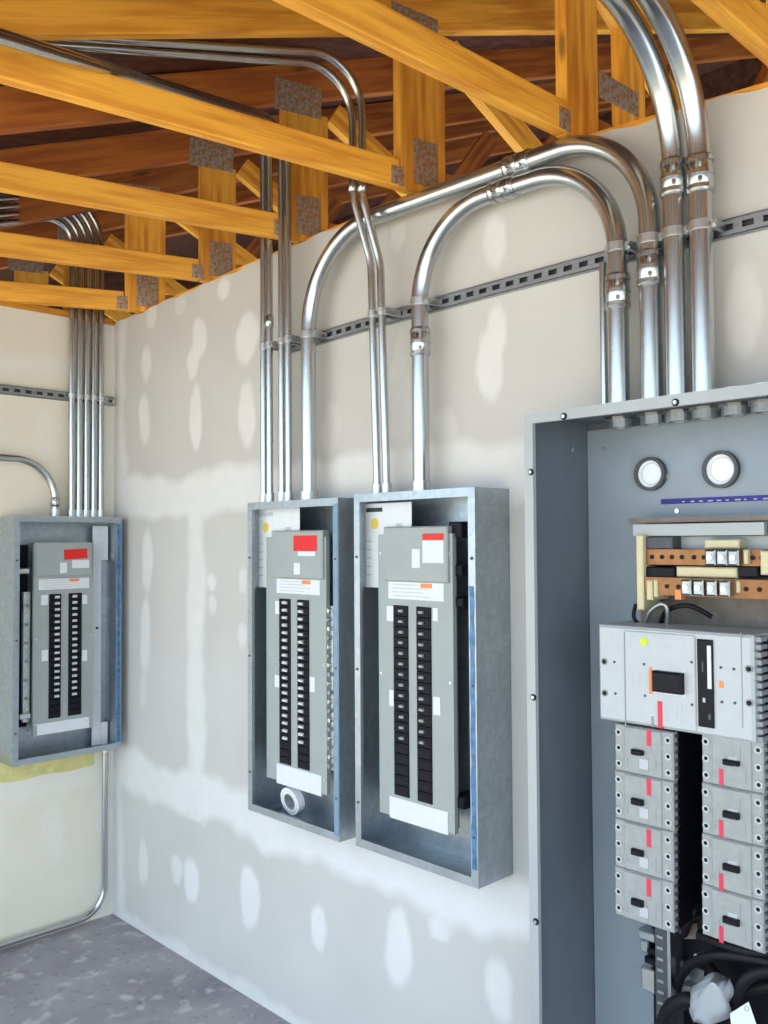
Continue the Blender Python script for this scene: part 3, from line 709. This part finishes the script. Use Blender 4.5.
r = LC.rect(675, 590, 681, 599.5, .14); MB().box(r[0], r[1], -.14, -.12, r[2], r[3]).build('clip', 'orange', cab)
# main breaker
MO = .235
r = LC.rect(598.5, 630, 753.5, 731, MO)
main = MB().cbox(r[0], r[1], -MO, -.09, r[2], r[3], .006).build('main_breaker', 'breaker_grey', cab)
mr = r
def mpart(name, q, m_, dep=.002, parent=main, out=MO, ch=True):
    r_ = LC.rect(*q, out); b_ = MB()
    (b_.cbox(r_[0], r_[1], -out-dep, -out+.001, r_[2], r_[3], min(.002, dep*.6)) if ch else b_.box(r_[0], r_[1], -out-dep, -out+.001, r_[2], r_[3]))
    return b_.build(name, m_, parent)
def mdot(name, u, v, r_, m_, parent=main, out=MO, ln=.003):
    x, z = LC.p(u, v, out); return MB().disc((x, -out, z), (0, 1, 0), r_, ln, 12).build(name, m_, parent)
mdot('seal', 645, 641.5, .0095, 'lime_dot', ln=.012)
mpart('centre_plate', (626, 633, 696, 726), 'breaker_grey', .004)
mpart('rating_plate', (651, 635.5, 686, 661.5), 'print_grey', .0048)
mpart('rating_plate', (653, 637, 684, 660), 'breaker_grey', .0054)
hb = mpart('handle_well', (653.5, 668, 686, 695.5), 'handle_white', .0055)
MB().cbox(*(lambda q: (q[0], q[1], -MO-.022, -MO-.004, q[2], q[3]))(LC.rect(655, 671.5, 684.5, 692.5, MO+.005)), .004).build('handle', 'black_plastic', main)
mpart('position_mark', (650, 667, 653.5, 693.5), 'orange', .006)
mpart('brand_label', (658.5, 701, 663.5, 728), 'red_label', .006)
mpart('print', (667, 705, 669, 724), 'print_grey', .0050); mpart('print', (677, 700, 679, 728), 'print_grey', .0050); mpart('print', (682, 702, 683.5, 726), 'print_grey', .0050)
mpart('print', (652, 716, 655, 727), 'breaker_line', .0055); mpart('print', (632, 672, 634, 686), 'print_grey', .0050); mpart('print', (639.5, 672, 641.5, 686), 'print_grey', .0050)
bs = mpart('trip_unit', (698.5, 639.5, 714, 727), 'black_plastic', .006)
mpart('trip_label', (708, 645, 713, 689), 'paper', .007); mpart('trip_mark', (703.5, 697, 707, 702.5), 'print_grey', .007); mpart('trip_mark', (709, 713, 712.5, 720), 'dark_grey', .007); mpart('trip_mark', (702.5, 661, 705, 672), 'dark_grey', .007)
for (u, v) in ((604.5, 661.5), (605, 693), (749, 669), (749.5, 703)):
    o = mdot('screw_well', u, v, .0085, 'breaker_line'); mdot('screw', u, v, .0055, 'black_plastic', parent=main, ln=.005)
for (u, v) in ((614.5, 662), (615.5, 693.5), (645, 664), (646, 695.5), (692.5, 662), (693, 704.5), (721, 667.5), (734, 669), (722, 702), (735, 703)): mdot('pin_hole', u, v, .0032, 'dark_grey', ln=.010 if 626 < u < 696 else .003)
for u in (625, 742): mpart('groove', (u-.5, 632, u+.5, 728), 'breaker_line', .0007, ch=False)
mpart('print', (719.5, 681, 723.5, 688), 'orange', .0012, ch=False)
# finned right-hand side of the main breaker
b = MB(); n = 14
for k in range(n):
    z = mr[2]+(k+.5)*(mr[3]-mr[2])/n; b.box(mr[1], mr[1]+.012, -MO+.012, -MO+.05, z-.006, z+.004)
b.build('side_fins', 'breaker_line', main)
MB().box(mr[1]+.0005, mr[1]+.03, -MO+.045, -.09, mr[2]+.01, mr[3]-.01).build('side_block', 'black_plastic', main)
# branch breakers in two columns
BO = .225
def column(u0, u1, bounds, tops, flip, redu, hu, handles, reds, dots_l, dots_r):
    for k in range(4):
        r = LC.rect(u0, bounds[k]+.3, u1, bounds[k+1]-.3, BO)
        o = MB().cbox(r[0], r[1], -BO, -BO+.022, r[2], r[3], .003).build('branch_breaker', 'branch_grey', cab)
        MB().box(r[0]+.004, r[1]-.004, -BO+.022, -.06, r[2]+.001, r[3]-.001).build('base', 'black_plastic', o)
        w_, h_ = r[1]-r[0], r[3]-r[2]
        MB().cbox(r[0]+w_*.18, r[1]-w_*.18, -BO-.004, -BO+.001, r[2]+.002, r[3]-.002, .002).build('face', 'branch_grey', o)
        q = LC.rect(hu[0], handles[k][0], hu[1], handles[k][1], BO+.004)
        MB().cbox(q[0], q[1], -BO-.016, -BO-.002, q[2]+.003, q[3], .002).build('handle', 'black_plastic', o)
        MB().cbox(q[0]-.002, q[0]+(q[1]-q[0])*.55, -BO-.008, -BO-.002, q[2], q[3]-.004, .001).build('handle_slot', 'black_plastic', o)
        q = LC.rect(redu[0], reds[k][0], redu[1], reds[k][1], BO+.004)
        MB().box(q[0], q[1], -BO-.0052, -BO-.003, q[2], q[3]).build('brand_label', 'red_label', o)
        for (fx, fz, fw, fh) in ((.22, .15, .03, .18), (.58 if not flip else .3, .1, .02, .3), (.72, .15, .02, .25), (.64, .55, .02, .3)):
            MB().box(r[0]+w_*fx, r[0]+w_*(fx+fw), -BO-.0046, -BO-.003, r[2]+h_*fz, r[2]+h_*(fz+fh)).build('print', 'breaker_line', o)
        MB().box(r[0]+w_*.45, r[0]+w_*.60, -BO-.0050, -BO-.003, r[2]+h_*(.45 if flip else .15), r[2]+h_*(.62 if flip else .35)).build('rating_tag', 'breaker_grey', o)
        for j in range(3):
            z = r[2]+h_*(j+.5)/3
            for side, fx in ((0, .075), (1, .925)):
                x = r[0]+w_*fx
                t = MB().ring((x, -BO-.001, z), (0, 1, 0), .0085, .0045, .003, 12).build('terminal', 'breaker_grey', o)
                MB().disc((x, -BO-.0012, z), (0, 1, 0), .0055, .0022, 10).build('terminal_screw', 'black_plastic', o)
        # serrated edge
        b = MB()
        for j in range(6):
            z = r[2]+h_*(j+.5)/6; b.box(r[1], r[1]+.004, -BO+.006, -BO+.02, z-.003, z+.003)
        b.build('side_ribs', 'dark_grey', o)
column(615, 673, (728, 776, 825, 874.5, 924), 0, False, (646.8, 651.2), (633, 644), ((749.5, 755.5), (798.5, 805.5), (849, 856), (899, 906.5)), ((730, 746), (779, 795.5), (829.5, 847), (879, 896.5)), 618, 669)
column(702, 763.5, (737, 788.5, 840.5, 893, 944.5), 0, True, (719.3, 723.5), (724.5, 740), ((760, 766), (811.5, 819), (864.5, 872), (917.5, 925)), ((769, 785), (820, 837), (873.5, 891), (926, 942.5)), 707, 757)
# bus tray behind the breakers
r = LC.rect(652, 740, 800, 1060, .06); MB().box(r[0], r[1], -.06, -.012, r[2], r[3]).build('bus_tray', 'black_plastic', cab)
r = LC.rect(656, 928, 671, 1060, .12); MB().box(r[0], r[1], -.12, -.06, r[2], r[3]).build('bus_rail', 'dark_grey', cab)
r2 = LC.rect(668, 930, 671, 1060, .125); MB().box(r2[0], r2[1], -.125, -.10, r2[2], r2[3]).build('bus_rail', 'strut_steel', cab)
for k in range(9):
    _, z = LC.p(663, 938+k*11, .122); x = (r[0]+r[1])/2-.006; MB().box(x-.008, x+.008, -.1225, -.119, z-.004, z+.003).build('rail_rib', 'strut_steel', cab)
for (u0, v0, u1, v1, m_) in ((638, 932, 655, 941, 'galvanized'), (640, 941, 648, 952, 'galvanized'), (641, 969, 655, 992, 'bright_metal'), (646, 951, 668, 957, 'black_plastic'), (644, 961, 668, 967, 'black_plastic')):
    r = LC.rect(u0, v0, u1, v1, .09); MB().cbox(r[0], r[1], -.09, -.012, r[2], r[3], .003).build('mounting_bracket', m_, cab)
for (u, v, s) in ((688, 798, .008), (689, 847, .008), (690, 897, .008), (684, 930, .007), (686, 963, .009), (686, 979, .008), (700, 955, .007)):
    x, z = LC.p(u, v, .075); MB().disc((x, -.075, z), (0.2, 1, 0), s, .03, 6).build('bolt', 'bright_metal', cab)
r = LC.rect(684, 921, 697, 941, .09); MB().ngon([(r[0], -.09, r[2]), (r[1], -.09, r[2]+.01), (r[1], -.09, r[3]), (r[0]+.01, -.09, r[3]-.01)], (0, 1, 0), .03).build('tab', 'brown_bar', cab)
r = LC.rect(680, 985, 697, 1004, .09); MB().cbox(r[0], r[1], -.09, -.06, r[2], r[3], .004).build('tab', 'strut_steel', cab)
r = LC.rect(677, 966, 704, 990, .07); MB().box(r[0], r[1], -.07, -.06, r[2], r[3]).build('tab', 'strut_steel', cab)
def cable(pts, rad, m_='cable_black'):
    P = []
    for (u, v, out) in pts:
        x, z = LC.p(u, v, out); P.append(Vector((x, -out, z)))
    Q = []
    for i in range(len(P)-1):
        a = P[max(i-1, 0)]; b_ = P[i]; c = P[i+1]; d = P[min(i+2, len(P)-1)]
        for k in range(8):
            t = k/8; Q.append(.5*((2*b_)+(c-a)*t+(2*a-5*b_+4*c-d)*t*t+(3*b_-a-3*c+d)*t**3))
    Q.append(P[-1]); return MB().tube(Q, rad, 10).build('cable', m_, cab)
cable([(700, 935, .13), (735, 948, .16), (768, 952, .15), (800, 950, .12)], .014)
cable([(676, 985, .10), (690, 965, .14), (720, 955, .17), (770, 962, .16)], .011)
cable([(660, 1040, .16), (668, 1012, .18), (690, 1000, .19), (712, 1018, .18), (718, 1050, .16)], .017)
cable([(655, 1050, .14), (672, 1005, .15), (700, 1012, .16), (722, 1050, .14)], .016)
cable([(728, 1050, .17), (735, 1000, .18), (752, 975, .18), (790, 968, .14)], .013)
cable([(705, 960, .1), (725, 985, .13), (742, 990, .15), (775, 985, .14)], .012)
cable([(684, 935, .10), (692, 915, .12), (698, 905, .1)], .008)
cable([(660, 625, .10), (668, 610, .12), (690, 606, .12), (712, 617, .10)], .006)
cable([(640, 640, .12), (650, 612, .14), (666, 606, .14), (668, 640, .12)], .006, 'strut_steel')
cable([(636, 604, .12), (634, 618, .13), (645, 630, .12)], .005)
# loose things inside the cabinet
bx, bz = LC.p(712, 1000, .20)
bag = empty('plastic_bag', frameA(CABX+bx, bz) @ Matrix.Translation((0, -.205, 0)), 'crumpled clear plastic bag among the black cables', 'plastic bag')
b = MB(); vs = []; fs = []; nu, nv = 18, 14; random.seed(3)
for j in range(nv+1):
    for i in range(nu):
        a = 2*math.pi*i/nu; t = j/nv
        rr = .008+.028*math.sin(math.pi*min(1, t*.8+.1))*(1+.28*math.sin(a*5+t*7)+.15*math.sin(a*9-t*4))
        vs.append((rr*math.cos(a)*1.15+.04*(t-.5), .028*math.sin(a)*(.6+t*.5), -.05+.10*t+.008*math.sin(a*3)))
for j in range(nv):
    for i in range(nu): fs.append((j*nu+i, j*nu+(i+1) % nu, (j+1)*nu+(i+1) % nu, (j+1)*nu+i))
b.add(vs, fs+[tuple(range(nu-1, -1, -1)), tuple(range(nv*nu, nv*nu+nu))], True).build('film', 'plastic_bag', bag)
tx, tz_ = LC.p(744, 1018, .23)
tg = empty('paper_tag', frameA(CABX+tx, tz_) @ Matrix.Translation((0, -.235, 0)) @ Matrix.Rotation(R(-25), 4, 'Y') @ Matrix.Rotation(R(-20), 4, 'X'), 'white paper tag at the bottom of the open cabinet', 'paper tag')
MB().ngon([(-.035, 0, -.04), (.03, 0, -.03), (.022, 0, .03), (-.028, 0, .012)], (0, 1, 0), .001).build('card', 'paper', tg)
MB().ring((.014, -.0006, .018), (0, 1, 0), .006, .003, .001, 12).build('eyelet', 'strut_steel', tg)
